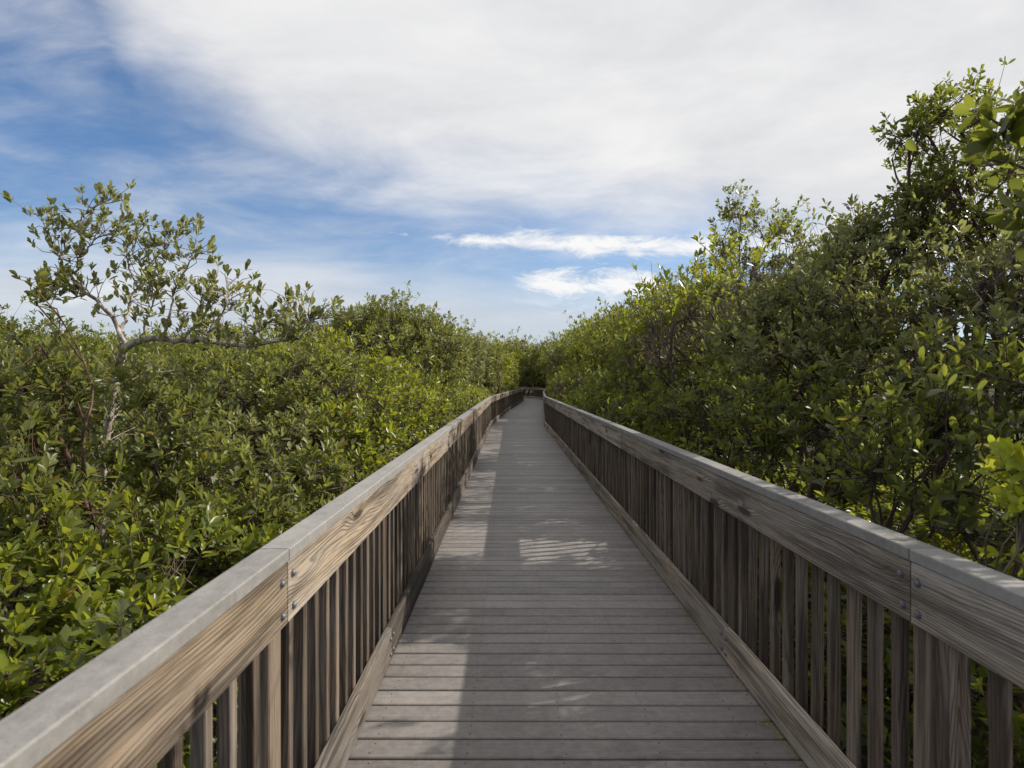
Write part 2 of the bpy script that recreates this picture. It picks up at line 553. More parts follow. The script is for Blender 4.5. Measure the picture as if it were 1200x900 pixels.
def tubes(paths, sides):
    """paths: list of (points (n,3), radii (n)). One joined mesh of tapered tubes."""
    V, L, S = [], [], []
    o = 0
    for pts, rad in paths:
        pts = np.asarray(pts, float); rad = np.asarray(rad, float)
        n = len(pts)
        tan = np.gradient(pts, axis=0) if n > 2 else np.repeat((pts[1:]-pts[:1]), 2, 0)
        tan = unit(tan)
        ref = np.where(np.abs(tan[:, 2:3]) > .9, np.array([[1., 0, 0]]), np.array([[0, 0, 1.]]))
        ref = ref[n//2:n//2+1]
        u = unit(np.cross(tan, ref)); w = np.cross(tan, u)
        a = np.arange(sides)*2*np.pi/sides
        ring = pts[:, None]+rad[:, None, None]*(np.cos(a)[None, :, None]*u[:, None]+np.sin(a)[None, :, None]*w[:, None])
        V.append(ring.reshape(-1, 3))
        i = np.arange(n-1)[:, None]*sides; j = np.arange(sides)[None]; jn = (j+1) % sides
        q = np.stack([i+j, i+jn, i+sides+jn, i+sides+j], -1).reshape(-1, 4)+o
        L.append(q.ravel()); S.append(np.full(len(q), 4))
        o += n*sides
    return np.concatenate(V), np.concatenate(L), np.concatenate(S)


def curve(a, b, n, wob, sag=0.0, r=None):
    r = r or rng
    t = np.linspace(0, 1, n)[:, None]
    p = a+(b-a)*t
    L = np.linalg.norm(b-a)
    w1, w2 = r.normal(size=3), r.normal(size=3)
    p = p+np.sin(np.pi*t)*w1*wob*L+np.sin(2*np.pi*t)*w2*wob*.6*L
    p[:, 2] += (np.sin(np.pi*t)*sag*L)[:, 0]
    return p


def twig_mesh(a, b, r0, r1):
    """many thin 3-sided twigs at once"""
    n = len(a)
    t = unit(b-a)
    ref = np.tile(np.array([[.31, .17, .93]]), (n, 1))
    u = unit(np.cross(t, ref)); w = np.cross(t, u)
    ang = np.arange(3)*2*np.pi/3
    V = np.zeros((n, 6, 3))
    for k, x in enumerate(ang):
        o = np.cos(x)*u+np.sin(x)*w
        V[:, k] = a+o*r0[:, None] if np.ndim(r0) else a+o*r0
        V[:, 3+k] = b+o*r1
    base = np.arange(n)[:, None]*6
    q = np.array([[0, 1, 4, 3], [1, 2, 5, 4], [2, 0, 3, 5]])
    L = (base[:, None]+q[None]).reshape(-1)
    return V.reshape(-1, 3), L, np.full(n*3, 4)


def leaves(tips, dirs, n_lo, n_hi, size, fine, aspect=.43, spread=(16, 70), stem=.07, jitter=.25):
    """rosettes of obovate leaves round each twig tip. Returns verts, loops, sizes, tone, leaf centres"""
    N_ = len(tips)
    cnt = rng.integers(n_lo, n_hi+1, N_)
    idx = np.repeat(np.arange(N_), cnt)
    k = np.concatenate([np.arange(c) for c in cnt]) if N_ else np.zeros(0)
    n = len(idx)
    d = dirs[idx]
    ref = unit(rng.normal(size=(N_, 3)))[idx]
    u = unit(np.cross(d, ref)); w = np.cross(d, u)
    az = k*2.39996+rng.normal(0, .35, n)
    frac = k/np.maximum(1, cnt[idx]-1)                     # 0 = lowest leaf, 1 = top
    pol = np.radians(spread[1]+(spread[0]-spread[1])*frac+rng.normal(0, 13, n))
    ld = unit(np.cos(pol)[:, None]*d+np.sin(pol)[:, None]*(np.cos(az)[:, None]*u+np.sin(az)[:, None]*w))
    ld = unit(ld+rng.normal(0, jitter*.5, (n, 3)))
    nrm = unit(d-(d*ld).sum(1, keepdims=True)*ld+rng.normal(0, jitter, (n, 3)))
    nrm = unit(nrm-(nrm*ld).sum(1, keepdims=True)*ld)
    sd = np.cross(ld, nrm)
    ln = size*rng.uniform(.62, 1.18, n)*(1-.18*frac)
    wd = ln*aspect*rng.uniform(.85, 1.15, n)
    base = tips[idx]-d*(stem*(1-frac))[:, None]+ld*(.08*ln)[:, None]
    bend = rng.uniform(-.02, .16, n)*ln
    fold = rng.uniform(.02, .16, n)*ln
    if fine:
        prof = [(0, 0, 0), (.24, -.34, .7), (.24, 0, 0), (.24, .34, .7), (.56, -.5, 1), (.56, 0, 0), (.56, .5, 1), (.86, -.34, .7), (.86, 0, 0), (.86, .34, .7), (1.0, 0, 0)]
        faces = [(0, 2, 1), (0, 3, 2), (1, 2, 5, 4), (2, 3, 6, 5), (4, 5, 8, 7), (5, 6, 9, 8), (7, 8, 10), (8, 9, 10)]
    else:
        prof = [(0, 0, 0), (.58, -.5, 1), (1.0, 0, 0), (.58, .5, 1)]
        faces = [(0, 2, 1), (0, 3, 2)]
    m = len(prof)
    V = np.zeros((n, m, 3))
    for j, (t, s, up) in enumerate(prof):
        V[:, j] = base+ld*(t*ln)[:, None]+sd*(s*wd)[:, None]+nrm*((up*fold)-bend*t*t)[:, None]
    lp = np.concatenate([np.array(f) for f in faces]); sz = np.array([len(f) for f in faces])
    Lp = (np.arange(n)[:, None]*m+lp[None]).ravel()
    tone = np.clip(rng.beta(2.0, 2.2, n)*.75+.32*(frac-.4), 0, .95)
    tone = np.where(rng.random(n) < .006, 1.0, tone)
    return V.reshape(-1, 3), Lp, np.tile(sz, n), np.repeat(tone, m), V.mean(1), m, len(faces)


def clip_corridor(p, low=True):
    """points that would poke into the walk or the railing"""
    cx = center_x(p[:, 1])
    return (p[:, 0] > cx-HALF-.20) & (p[:, 0] < cx+HALF+.17) & (p[:, 2] < 3.2) & (p[:, 1] < 62)


def push_out(v, side=None):
    """limbs never cross the walk: they grow along it instead"""
    v = v.copy()
    cx = center_x(v[:, 1])
    hit = (v[:, 0] > cx-HALF-.14) & (v[:, 0] < cx+HALF+.14) & (v[:, 2] < 3.2) & (v[:, 1] < 62)
    v[:, 0] = np.where(hit, (cx-HALF-.14) if side < 0 else (cx+HALF+.14), v[:, 0])
    return v


def drop(lv, kill):
    V, L, S, tone, C, m, nf = lv
    keep = ~kill
    n = len(keep)
    V = V.reshape(n, m, 3)[keep].reshape(-1, 3)
    tone = tone.reshape(n, m)[keep].ravel()
    per = len(L)//n
    Lr = L.reshape(n, per)-np.arange(n)[:, None]*m
    k = int(keep.sum())
    Lr = (Lr[:k]+np.arange(k)[:, None]*m).ravel()
    S = S.reshape(n, nf)[:k].ravel()
    return V, Lr, S, tone, C[keep], m, nf


def kmeans(p, k, it=5):
    c = p[rng.choice(len(p), k, replace=False)]
    for _ in range(it):
        lab = ((p[:, None]-c[None])**2).sum(-1).argmin(1)
        for j in range(k):
            if (lab == j).any(): c[j] = p[lab == j].mean(0)
    return c, lab


def grow(base, lobes, density=95, leaf=.090, nl=(6, 9), fine=True, up=.75, trunk_r=.045, fork=None, inner=.45, world=True, min_tips=14, hollow=4.2,
         do_carve=False, rail=True, aspect=.43, strength=1.0, flat=1.0, stems=1, floor=.0):
    """A tree or shrub. base (3,), lobes list of (centre(3), rx, ry, rz). Returns trunk data and crown data, relative to base."""
    base = np.asarray(base, float)
    tips, outs = [], []
    cent = np.mean([l[0] for l in lobes], 0)
    for c, rx, ry, rz in lobes:
        area = 4*math.pi*((rx*ry)**1.6/3+(rx*rz)**1.6/3+(ry*rz)**1.6/3)**(1/1.6)
        n = max(min_tips, int(area*density*.8))
        q = unit(rng.normal(size=(n, 3)))
        q = q[(q[:, 2] > -.75) & ((q[:, 2] > -.15) | (rng.random(n) < .45))]
        n = len(q)
        # ragged outline: radius modulated by a few directional bumps
        bump = np.zeros(n)
        for _ in range(6):
            ax = unit(rng.normal(size=3)); bump += .16*np.sin(3.2*(q@ax)*2+rng.uniform(0, 6))
        rr = (inner+(1.0-inner)*rng.random(n)**.6)*(1+bump*1.15)
        long_ = rng.random(n) < .12
        rr = np.where(long_, rr*rng.uniform(1.05, 1.32, n), rr)
        pt = c+q*rr[:, None]*np.array([rx, ry, rz])
        tips.append(pt); outs.append(q)
    tips = np.concatenate(tips); outs = np.concatenate(outs)
    kill = tips[:, 2] < base[2]+.12+floor
    ph = rng.uniform(0, 6.28, 6); hs = hollow/max(.35, float(np.mean([l[1] for l in lobes])))
    x_, y_, z_ = tips[:, 0]*hs, tips[:, 1]*hs, tips[:, 2]*hs
    fld = np.sin(x_*1.0+1.3*np.sin(z_+ph[0])+ph[1])+np.sin(z_*1.15+1.2*np.sin(y_+ph[2])+ph[3])+np.sin(y_*.9+1.2*np.sin(x_*1.2+ph[4])+ph[5])
    if hollow > 0: kill |= (fld < -.75) & (rng.random(len(tips)) < .9)
    if world:
        kill |= clip_corridor(tips)
        if do_carve: kill |= carve(tips, strength, rail)
    tips, outs = tips[~kill], outs[~kill]
    dirs = unit(outs*.75+np.array([0, 0, up])+rng.normal(0, .35, tips.shape))
    # skeleton
    paths = []
    nl_ = len(lobes)
    fk = np.asarray(fork, float) if fork is not None else base+(cent-base)*np.array([.55, .55, .45])
    tr = curve(base, fk, 8, .06)
    paths.append((tr, np.linspace(trunk_r*1.25, trunk_r*.8, 8)))
    for s in range(stems-1):
        b2 = base+np.array([*rng.normal(0, .16, 2), 0])
        paths.append((curve(b2, fk+rng.normal(0, .12, 3), 8, .08), np.linspace(trunk_r, trunk_r*.5, 8)))
    lobe_id = np.array([l[0] for l in lobes])
    own = ((tips[:, None]-lobe_id[None])**2).sum(-1).argmin(1)
    hub_of = np.zeros((len(tips), 3))
    for i, (c, rx, ry, rz) in enumerate(lobes):
        sel = np.where(own == i)[0]
        if len(sel) == 0: continue
        start = tr[rng.integers(5, 8)]
        lc = c-np.array([0, 0, rz*.25])
        lim = curve(start, lc, 9, .09, .04)
        rl = trunk_r*.72/max(1, nl_**.22)
        paths.append((lim, np.linspace(rl, rl*.55, 9)))
        k = max(2, len(sel)//26)
        k = min(k, len(sel))
        cs, lab = kmeans(tips[sel], k)
        cs = lc+(cs-lc)*.72
        for j in range(k):
            st = lim[rng.integers(4, 9)]
            br = curve(st, cs[j], 6, .13, .05)
            paths.append((br, np.linspace(rl*.45, .0045, 6)))
            hub = np.where(lab == j)[0]
            w = rng.integers(3, 6, len(hub))
            hub_of[sel[hub]] = br[w]
    tv, tl, ts = tubes(paths, 6)
    tt = tips-dirs*.03
    mid = hub_of+(tt-hub_of)*.55+rng.normal(0, .03, tt.shape)-dirs*.04
    v1, l1, s1 = twig_mesh(hub_of, mid, .0042, .0032)
    v2, l2, s2 = twig_mesh(mid, tt, .0032, .0020)
    TV = np.concatenate([tv, v1, v2]); TL = np.concatenate([tl, l1+len(tv), l2+len(tv)+len(v1)]); TS = np.concatenate([ts, s1, s2])
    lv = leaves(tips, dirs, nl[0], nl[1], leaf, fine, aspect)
    if world:
        kill = clip_corridor(lv[4])
        if do_carve: kill |= carve(lv[4], 1.0, False)
        TV = push_out(TV, -1 if base[0] < center_x(base[1]) else 1)
        lv = drop(lv, kill)
    return (TV-base, TL, TS), (lv[0]-base, lv[1], lv[2], lv[3])


def plant(name, label, cat, base, trunk, crown, leafm, barkm, group=None):
    root = link(name, None, None, tuple(base))
    tag(root, label, cat, group)
    link('trunk', npmesh('trunk', *trunk, BARK[barkm]), root)
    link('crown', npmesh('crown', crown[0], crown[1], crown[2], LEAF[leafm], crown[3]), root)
    return root


def tree(name, label, cat, base_xy, lobes, leafm, barkm, group=None, **kw):
    base = np.array([base_xy[0], base_xy[1], GROUND-.03])
    lb = [(P(*l[0]), *l[1:]) for l in lobes]
    t, c = grow(base, lb, **kw)
    return plant(name, label, cat, base, t, c, leafm, barkm, group)


# ---- the pale forked tree on the left, limbs laid out one by one
def forked_tree():
    base = np.array([-3.25, 5.05, GROUND-.03])
    def Q(px, py, d=5.0): return P(px, py, d)
    trunk = np.array([base, Q(118, 690, 5.05), Q(121, 600, 5.0), Q(124, 520, 5.0), Q(135, 450, 5.0), Q(146, 408, 5.0)])
    paths = [(trunk, [.036, .033, .030, .028, .027, .031])]
    limbs = [
        ([Q(146, 408), Q(165, 397, 4.95), Q(190, 396, 4.9), Q(215, 399, 4.85), Q(240, 396, 4.8), Q(265, 403, 4.75), Q(290, 408, 4.7), Q(325, 400, 4.65), Q(352, 396, 4.6)], .030, .008),
        ([Q(146, 408), Q(142, 388, 5.0), Q(128, 365, 5.0), Q(108, 346, 5.0), Q(86, 328, 5.05), Q(70, 305, 5.05), Q(58, 275, 5.1), Q(52, 255, 5.1)], .022, .004),
        ([Q(142, 388), Q(152, 365, 5.1), Q(160, 335, 5.15), Q(180, 305, 5.2), Q(200, 285, 5.2), Q(212, 268, 5.2)], .014, .004),
        ([Q(190, 396, 4.9), Q(200, 370, 4.9), Q(205, 340, 4.9), Q(222, 310, 4.9), Q(228, 295, 4.9)], .012, .004),
        ([Q(240, 396, 4.8), Q(255, 375, 4.8), Q(270, 355, 4.8), Q(266, 325, 4.8)], .010, .0035),
        ([Q(86, 328, 5.05), Q(95, 300, 5.0), Q(115, 280, 5.0), Q(138, 266, 5.0)], .009, .0035),
        ([Q(70, 305, 5.05), Q(85, 270, 5.1), Q(105, 248, 5.1), Q(122, 238, 5.1)], .008, .003),
        ([Q(108, 346), Q(75, 352, 4.95), Q(55, 345, 4.9), Q(48, 330, 4.9)], .007, .003),
        ([Q(290, 408, 4.7), Q(305, 385, 4.7), Q(325, 372, 4.7), Q(338, 350, 4.7)], .010, .003),
        ([Q(325, 400, 4.65), Q(345, 385, 4.6), Q(362, 378, 4.6), Q(374, 372, 4.6)], .007, .003),
        ([Q(160, 335, 5.15), Q(150, 310, 5.2), Q(160, 285, 5.2), Q(165, 262, 5.2)], .007, .003),
        ([Q(165, 397, 4.95), Q(172, 372, 4.9), Q(182, 350, 4.85), Q(178, 330, 4.8)], .009, .003),
        ([Q(215, 399, 4.85), Q(228, 380, 4.8), Q(246, 352, 4.75), Q(250, 330, 4.75)], .009, .003),
    ]
    tips, tpar = [], []
    for pts, r0, r1 in limbs:
        pts = np.array(pts)
        n = 22
        t = np.linspace(0, len(pts)-1, n)
        q = np.stack([np.interp(t, np.arange(len(pts)), pts[:, a]) for a in range(3)], 1)
        q[1:-1] = (q[:-2]+q[1:-1]*2+q[2:])/4
        q[1:] += rng.normal(0, .008, (n-1, 3))
        paths.append((q, np.linspace(r0, r1, n)))
        L = np.linalg.norm(np.diff(q, axis=0), axis=1).sum()
        for _ in range(int(L*40)+5):
            k = rng.integers(5, n)
            o = unit(rng.normal(size=3)*np.array([1, .9, .55])+np.array([.12, 0, .55]))
            tips.append(q[k]+o*rng.uniform(.07, .27)); tpar.append(q[k])
        tips.append(q[-1]+np.array([0, 0, .04])); tpar.append(q[-2])
    for _ in range(120):                                   # leafy shoots along the trunk
        t = rng.uniform(1.2, 4.6); k = int(t)
        q = trunk[k]+(trunk[k+1]-trunk[k])*(t-k)
        tips.append(q+np.array([*rng.normal(0, .17, 2), rng.uniform(0, .2)])); tpar.append(q)
    tips = np.array(tips); tpar = np.array(tpar)
    dirs = unit(unit(tips-tpar)*.6+np.array([.1, -.1, .85])+rng.normal(0, .2, tips.shape))
    # bare dead twigs too
    tv, tl, ts = tubes(paths, 7)
    mid = tpar+(tips-tpar)*.55+rng.normal(0, .018, tips.shape)
    v1, l1, s1 = twig_mesh(tpar, mid, .0040, .003)
    v2, l2, s2 = twig_mesh(mid, tips, .003, .0018)
    TV = np.concatenate([tv, v1, v2]); TL = np.concatenate([tl, l1+len(tv), l2+len(tv)+len(v1)]); TS = np.concatenate([ts, s1, s2])
    lv = leaves(tips, dirs, 4, 7, .070, True, .46, (6, 42), .05, .18)
    plant('mangrove_tree', 'open forked mangrove with a pale trunk and long bare limb rising above the left thicket', 'tree',
          base, (TV-base, TL, TS), (lv[0]-base, lv[1], lv[2], lv[3]), 'grey', 'pale')
forked_tree()

# ---- left of the walk, near to far (bearing, height, distance)
T = tree
T('mangrove_sapling', 'slender upright mangrove sapling with olive leaves at the left edge, before the pale forked tree', 'sapling', (-3.0, 4.15),
  [((42, 345, 4.2), .07, .07, .20), ((48, 395, 4.2), .16, .16, .2), ((25, 450, 4.2), .34, .35, .26), ((75, 450, 4.25), .2, .25, .22), ((15, 510, 4.1), .45, .5, .36), ((70, 540, 4.1), .25, .3, .3), ((10, 590, 4.0), .45, .5, .36)],
  'olive', 'red', trunk_r=.020, fork=P(66, 500, 4.15), up=1.2, density=81, nl=(6, 9), aspect=.40)
T('mangrove_shrub', 'glossy green mangrove shrub in the lower left corner, crowding the left railing', 'shrub', (-2.5, 2.9),
  [((60, 730, 3.1), .55, .5, .32), ((-40, 690, 3.0), .5, .6, .4), ((150, 735, 3.3), .40, .4, .26), ((10, 800, 2.7), .36, .35, .22), ((50, 650, 3.5), .42, .4, .26)],
  'bright', 'brown', trunk_r=.025, density=88, leaf=0.098, nl=(6, 9), stems=3, up=.9)
T('mangrove_shrub', 'leafy mangrove shrub below the trunk of the pale forked tree', 'shrub', (-2.35, 4.1),
  [((190, 660, 3.9), .5, .5, .35), ((150, 640, 5.6), .5, .4, .3), ((250, 640, 4.2), .42, .45, .3), ((200, 590, 4.8), .45, .45, .28)],
  'bright', 'brown', trunk_r=.025, density=81, leaf=0.094, stems=3, up=.9)
T('mangrove_shrub', 'tall upright olive mangrove shrub right in front of the pale forked trunk', 'shrub', (-2.75, 4.5),
  [((165, 470, 4.7), .2, .2, .30), ((185, 520, 4.6), .28, .28, .3), ((220, 500, 4.9), .25, .25, .34), ((150, 570, 4.5), .24, .25, .28), ((240, 560, 4.6), .34, .34, .3), ((195, 600, 4.3), .35, .35, .25)],
  'olive', 'brown', trunk_r=.020, fork=P(180, 640, 4.5), density=92, stems=4, up=1.3, leaf=.088, inner=.3)
T('mangrove_shrub', 'tall twiggy olive mangrove shrub between the corner shrub and the slender sapling', 'shrub', (-2.75, 3.5),
  [((20, 560, 3.6), .26, .26, .30), ((70, 600, 3.6), .30, .3, .26), ((-40, 560, 3.5), .4, .4, .4)],
  'olive', 'red', trunk_r=.016, fork=P(40, 680, 3.55), density=92, stems=4, up=1.3, leaf=.085, inner=.3)
T('mangrove_shrub', 'upright mangrove shrub of pale olive leaves against the dark forked limbs', 'shrub', (-2.2, 5.6),
  [((262, 530, 5.5), .26, .28, .34), ((290, 500, 5.8), .24, .25, .30), ((320, 540, 5.6), .28, .3, .3), ((345, 510, 6.0), .24, .25, .3)],
  'grey', 'brown', trunk_r=.018, fork=P(295, 610, 5.5), density=80, stems=4, up=1.3, leaf=.086, inner=.3)
T('mangrove_tree', 'olive mangrove with dark forked limbs showing inside, right of the pale forked tree', 'tree', (-2.72, 6.7),
  [((215, 500, 6.4), .75, .7, .42), ((290, 470, 6.8), .8, .75, .42), ((360, 470, 7.0), .75, .75, .42), ((250, 435, 7.4), .8, .7, .28), ((345, 430, 7.6), .8, .7, .25)],
  'olive', 'dark', trunk_r=.05, fork=P(300, 565, 6.6), density=70, inner=.55)
T('mangrove_shrub', 'olive mangrove shrub between the dark forked mangrove and the left railing', 'shrub', (-1.85, 5.3),
  [((330, 590, 4.9), .40, .45, .36), ((375, 560, 5.3), .38, .45, .3), ((300, 620, 4.4), .3, .35, .28)],
  'olive', 'brown', trunk_r=.022, density=88, stems=3)
T('mangrove_shrub', 'bright yellow-green mangrove shrub leaning on the left railing', 'shrub', (-1.55, 6.2),
  [((408, 545, 5.9), .34, .4, .3), ((425, 510, 6.6), .42, .5, .35), ((395, 500, 6.8), .5, .5, .3)],
  'bright', 'brown', trunk_r=.022, density=96, stems=3, leaf=0.096)
T('mangrove_tree', 'round yellow-green mangrove crown just behind the dark forked mangrove', 'tree', (-3.0, 8.9),
  [((300, 440, 8.8), 1.0, .9, .5), ((380, 435, 9.0), .9, .9, .5), ((240, 440, 9.2), .9, .9, .5), ((415, 470, 8.6), .8, .8, .5)],
  'bright', 'brown', trunk_r=.05, density=62, inner=.6)
T('mangrove_tree', 'olive mangrove crown on the horizon behind the slender sapling, at the left edge', 'tree', (-5.2, 7.2),
  [((20, 470, 7.0), 1.0, 1.0, .6), ((100, 470, 7.2), 1.0, 1.0, .55), ((-60, 460, 7.0), 1.0, 1, .6), ((170, 470, 7.4), .8, .8, .5), ((60, 435, 8.0), 1.0, .9, .4)],
  'olive', 'brown', trunk_r=.05, density=55, inner=.6)
T('mangrove_tree', 'rounded olive mangrove with a peaked top, tallest of those left of the walk', 'tree', (-2.9, 14.3),
  [((455, 372, 14.2), .62, .6, .48), ((418, 383, 14.0), .85, .9, .55), ((492, 388, 14.4), .85, .9, .55), ((390, 405, 14.0), .9, 1.0, .6), ((455, 402, 13.6), 1.2, 1.1, .75), ((520, 408, 14.6), .75, 1.0, .6), ((440, 460, 13.2), 1.2, 1.1, .7), ((500, 450, 13.6), .9, 1.0, .7)],
  'olive', 'brown', trunk_r=.07, density=80, leaf=.10, fine=False, inner=.45, hollow=0)
T('mangrove_tree', 'yellow-green mangrove crown rising behind the long bare limb of the pale forked tree', 'tree', (-6.0, 12.5),
  [((235, 408, 12.2), .9, .9, .5), ((300, 402, 12.4), .8, .9, .45), ((190, 425, 12.0), 1.0, 1.0, .6), ((340, 425, 12.6), 1.0, 1.0, .6), ((270, 440, 12.0), 1.2, 1.1, .7)],
  'bright', 'brown', trunk_r=.06, density=62, leaf=.10, fine=False, inner=.45)
T('mangrove_tree', 'dark mangrove crown on the skyline at the far left edge', 'tree', (-8.4, 11.5),
  [((30, 402, 11.2), .8, .9, .55), ((-20, 395, 11.2), .9, .9, .6), ((80, 418, 11.4), .9, .9, .6), ((20, 440, 11.0), 1.3, 1.1, .7)],
  'dark', 'brown', trunk_r=.06, density=62, leaf=.10, fine=False, inner=.45)
T('mangrove_tree', 'loose pale-leaved mangrove crown between the peaked olive mangrove and the bend of the walk', 'tree', (-2.6, 22.5),
  [((548, 408, 22.0), 1.0, 1.0, .7), ((580, 420, 22.8), .9, 1.0, .7), ((520, 420, 22.0), 1.1, 1.0, .8), ((560, 440, 21.5), 1.3, 1.1, .8)],
  'grey', 'brown', trunk_r=.07, density=46, leaf=.12, fine=False, inner=.45, hollow=0)
T('mangrove_shrub', 'green mangrove shrub against the left railing in front of the peaked olive mangrove', 'shrub', (-1.75, 9.0),
  [((455, 490, 8.6), .55, .7, .5), ((440, 465, 9.6), .7, .7, .45), ((478, 470, 10.2), .55, .7, .45)],
  'bright', 'brown', trunk_r=.03, density=62, stems=3, fine=False, leaf=0.098)
T('mangrove_shrub', 'small fresh green mangrove shrub by the left railing where it starts to bend', 'shrub', (-1.8, 13.0),
  [((505, 468, 12.8), .5, .7, .45), ((520, 462, 14.5), .55, .7, .45)],
  'bright', 'brown', trunk_r=.03, density=55, stems=3, fine=False, leaf=0.102)

# ---- right of the walk
RT = dict(do_carve=True)
def corner_bough():
    base = np.array([3.3, 1.95, GROUND-.03])
    hub = np.array([2.35, 2.0, 2.25])
    Q = P
    trunk = curve(base, np.array([2.75, 2.0, 1.5]), 8, .03)
    paths = [(trunk, np.linspace(.03, .02, 8)), (curve(trunk[-1], hub, 6, .05), np.linspace(.02, .012, 6))]
    arms = [[Q(1225, 175, 2.0), Q(1180, 150, 2.02), Q(1140, 128, 2.05)], [Q(1215, 140, 2.0), Q(1192, 122, 2.0)],
            [Q(1220, 205, 2.0), Q(1190, 190, 2.0), Q(1158, 188, 2.0)], [Q(1230, 240, 1.95), Q(1205, 235, 1.97), Q(1185, 250, 2.0)],
            [Q(1240, 270, 1.95), Q(1205, 262, 1.97)], [Q(1180, 150, 2.02), Q(1163, 162, 2.0)]]
    tips, dirs = [], []
    for a in arms:
        pts = np.array(([hub] if a[0][0] > 1.65 else [])+a)
        n = 12; t = np.linspace(0, len(pts)-1, n)
        q = np.stack([np.interp(t, np.arange(len(pts)), pts[:, c]) for c in range(3)], 1)
        q[1:-1] += rng.normal(0, .004, (n-2, 3))
        paths.append((q, np.linspace(.008, .0025, n)))
        for k in (7, 9, 11):
            d = unit(q[k]-q[k-2])
            tips.append(q[k]); dirs.append(unit(d*.8+np.array([0, 0, .35])+rng.normal(0, .3, 3)))
    for _ in range(46):                                    # the rest of the crown, out to the right
        q = np.array([2.35, 2.0, 2.2])+rng.normal(0, 1, 3)*np.array([.32, .32, .30])
        if q[0] < 1.80: continue
        paths.append((curve(hub, q, 5, .08), np.linspace(.007, .0025, 5)))
        tips.append(q); dirs.append(unit(q-hub+np.array([0, 0, .3])))
    tips, dirs = np.array(tips), np.array(dirs)
    tv, tl, ts = tubes(paths, 6)
    lv = leaves(tips, dirs, 4, 6, .092, True, .56, (30, 85), .05, .3)
    plant('mangrove_tree', 'mangrove bough of large dark leaves hanging into the upper right corner', 'tree', base,
          (tv-base, tl, ts), (lv[0]-base, lv[1], lv[2], lv[3]), 'dark', 'brown')
corner_bough()
T('mangrove_shrub', 'sunlit lime-green mangrove shoots at the right edge, just outside the railing', 'shrub', (1.85, 2.0),
  [((1192, 535, 2.0), .09, .16, .09), ((1205, 590, 2.0), .10, .16, .10), ((1200, 650, 2.0), .09, .14, .10), ((1260, 600, 1.95), .2, .25, .25)],
  'lime', 'brown', trunk_r=.010, density=150, leaf=0.066, nl=(6, 9), inner=.3, stems=2, aspect=.55)
T('mangrove_tree', 'tall small-leaved mangrove reaching highest against the clouds on the right', 'tree', (4.55, 6.2),
  [((1085, 145, 6.0), .30, .4, .28), ((1115, 128, 6.2), .36, .45, .26), ((1066, 158, 6.0), .16, .25, .13), ((1110, 200, 6.0), .45, .55, .35), ((1082, 225, 6.0), .28, .3, .26), ((1160, 250, 6.2), .75, .7, .6), ((1175, 165, 6.4), .55, .6, .45), ((1110, 285, 6.2), .75, .7, .45), ((1060, 270, 6.2), .45, .5, .28)],
  'dark', 'red', trunk_r=.05, fork=P(1150, 330, 6.2), density=100, leaf=0.078, nl=(6, 9), do_carve=True, rail=False, strength=.9, up=.5)
T('mangrove_tree', 'broad olive-grey mangrove at the right edge below the tall small-leaved one', 'tree', (3.6, 4.5),
  [((1150, 330, 4.4), .6, .6, .36), ((1080, 350, 4.8), .7, .7, .45), ((1185, 400, 4.0), .55, .6, .4), ((1110, 420, 4.3), .6, .6, .4), ((1230, 330, 4.2), .6, .6, .5), ((1190, 285, 4.6), .4, .4, .28), ((1170, 350, 5.2), .7, .6, .5), ((1200, 310, 5.4), .7, .6, .5)],
  'grey', 'brown', trunk_r=.06, fork=P(1150, 460, 4.4), density=112, leaf=0.074, up=.6, **RT)
T('mangrove_tree', 'bushy olive mangrove in the middle of the right bank, pale leaves over tangled dark limbs', 'tree', (3.0, 5.9),
  [((1000, 320, 5.8), .7, .7, .5), ((930, 370, 5.8), .75, .7, .5), ((1010, 400, 5.2), .7, .7, .45), ((940, 430, 5.2), .6, .6, .4), ((1050, 285, 6.2), .55, .5, .4), ((1005, 275, 6.3), .5, .5, .36), ((890, 400, 6.2), .6, .7, .5)],
  'grey', 'dark', trunk_r=.06, fork=P(960, 440, 5.6), density=92, leaf=0.074, up=.55, **RT)
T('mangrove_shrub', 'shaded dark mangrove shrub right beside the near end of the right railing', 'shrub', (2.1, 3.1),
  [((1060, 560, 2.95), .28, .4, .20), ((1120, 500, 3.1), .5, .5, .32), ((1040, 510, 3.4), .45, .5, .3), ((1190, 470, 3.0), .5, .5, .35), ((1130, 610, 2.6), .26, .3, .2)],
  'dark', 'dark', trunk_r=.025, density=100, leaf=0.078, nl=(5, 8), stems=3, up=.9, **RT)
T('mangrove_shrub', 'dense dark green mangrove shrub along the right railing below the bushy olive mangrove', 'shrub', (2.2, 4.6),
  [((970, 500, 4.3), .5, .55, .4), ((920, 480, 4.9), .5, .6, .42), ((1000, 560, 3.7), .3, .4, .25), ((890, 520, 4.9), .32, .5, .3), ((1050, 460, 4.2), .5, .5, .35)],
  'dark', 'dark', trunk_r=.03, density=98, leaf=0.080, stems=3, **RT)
T('mangrove_tree', 'airy mangrove with a loose feathery top, standing out alone above the right canopy', 'tree', (5.3, 13.2),
  [((868, 248, 13.2), .5, .6, .42), ((848, 280, 13.2), .3, .5, .5), ((915, 265, 13.2), .7, .8, .4), ((945, 275, 13.0), .55, .7, .42), ((895, 305, 13.0), 1.0, 1.0, .6), ((960, 315, 12.6), 1.0, 1.0, .7), ((880, 350, 12.6), 1.2, 1.1, .7)],
  'dark', 'brown', trunk_r=.06, density=42, leaf=0.120, fine=False, inner=.35, do_carve=True, rail=False)
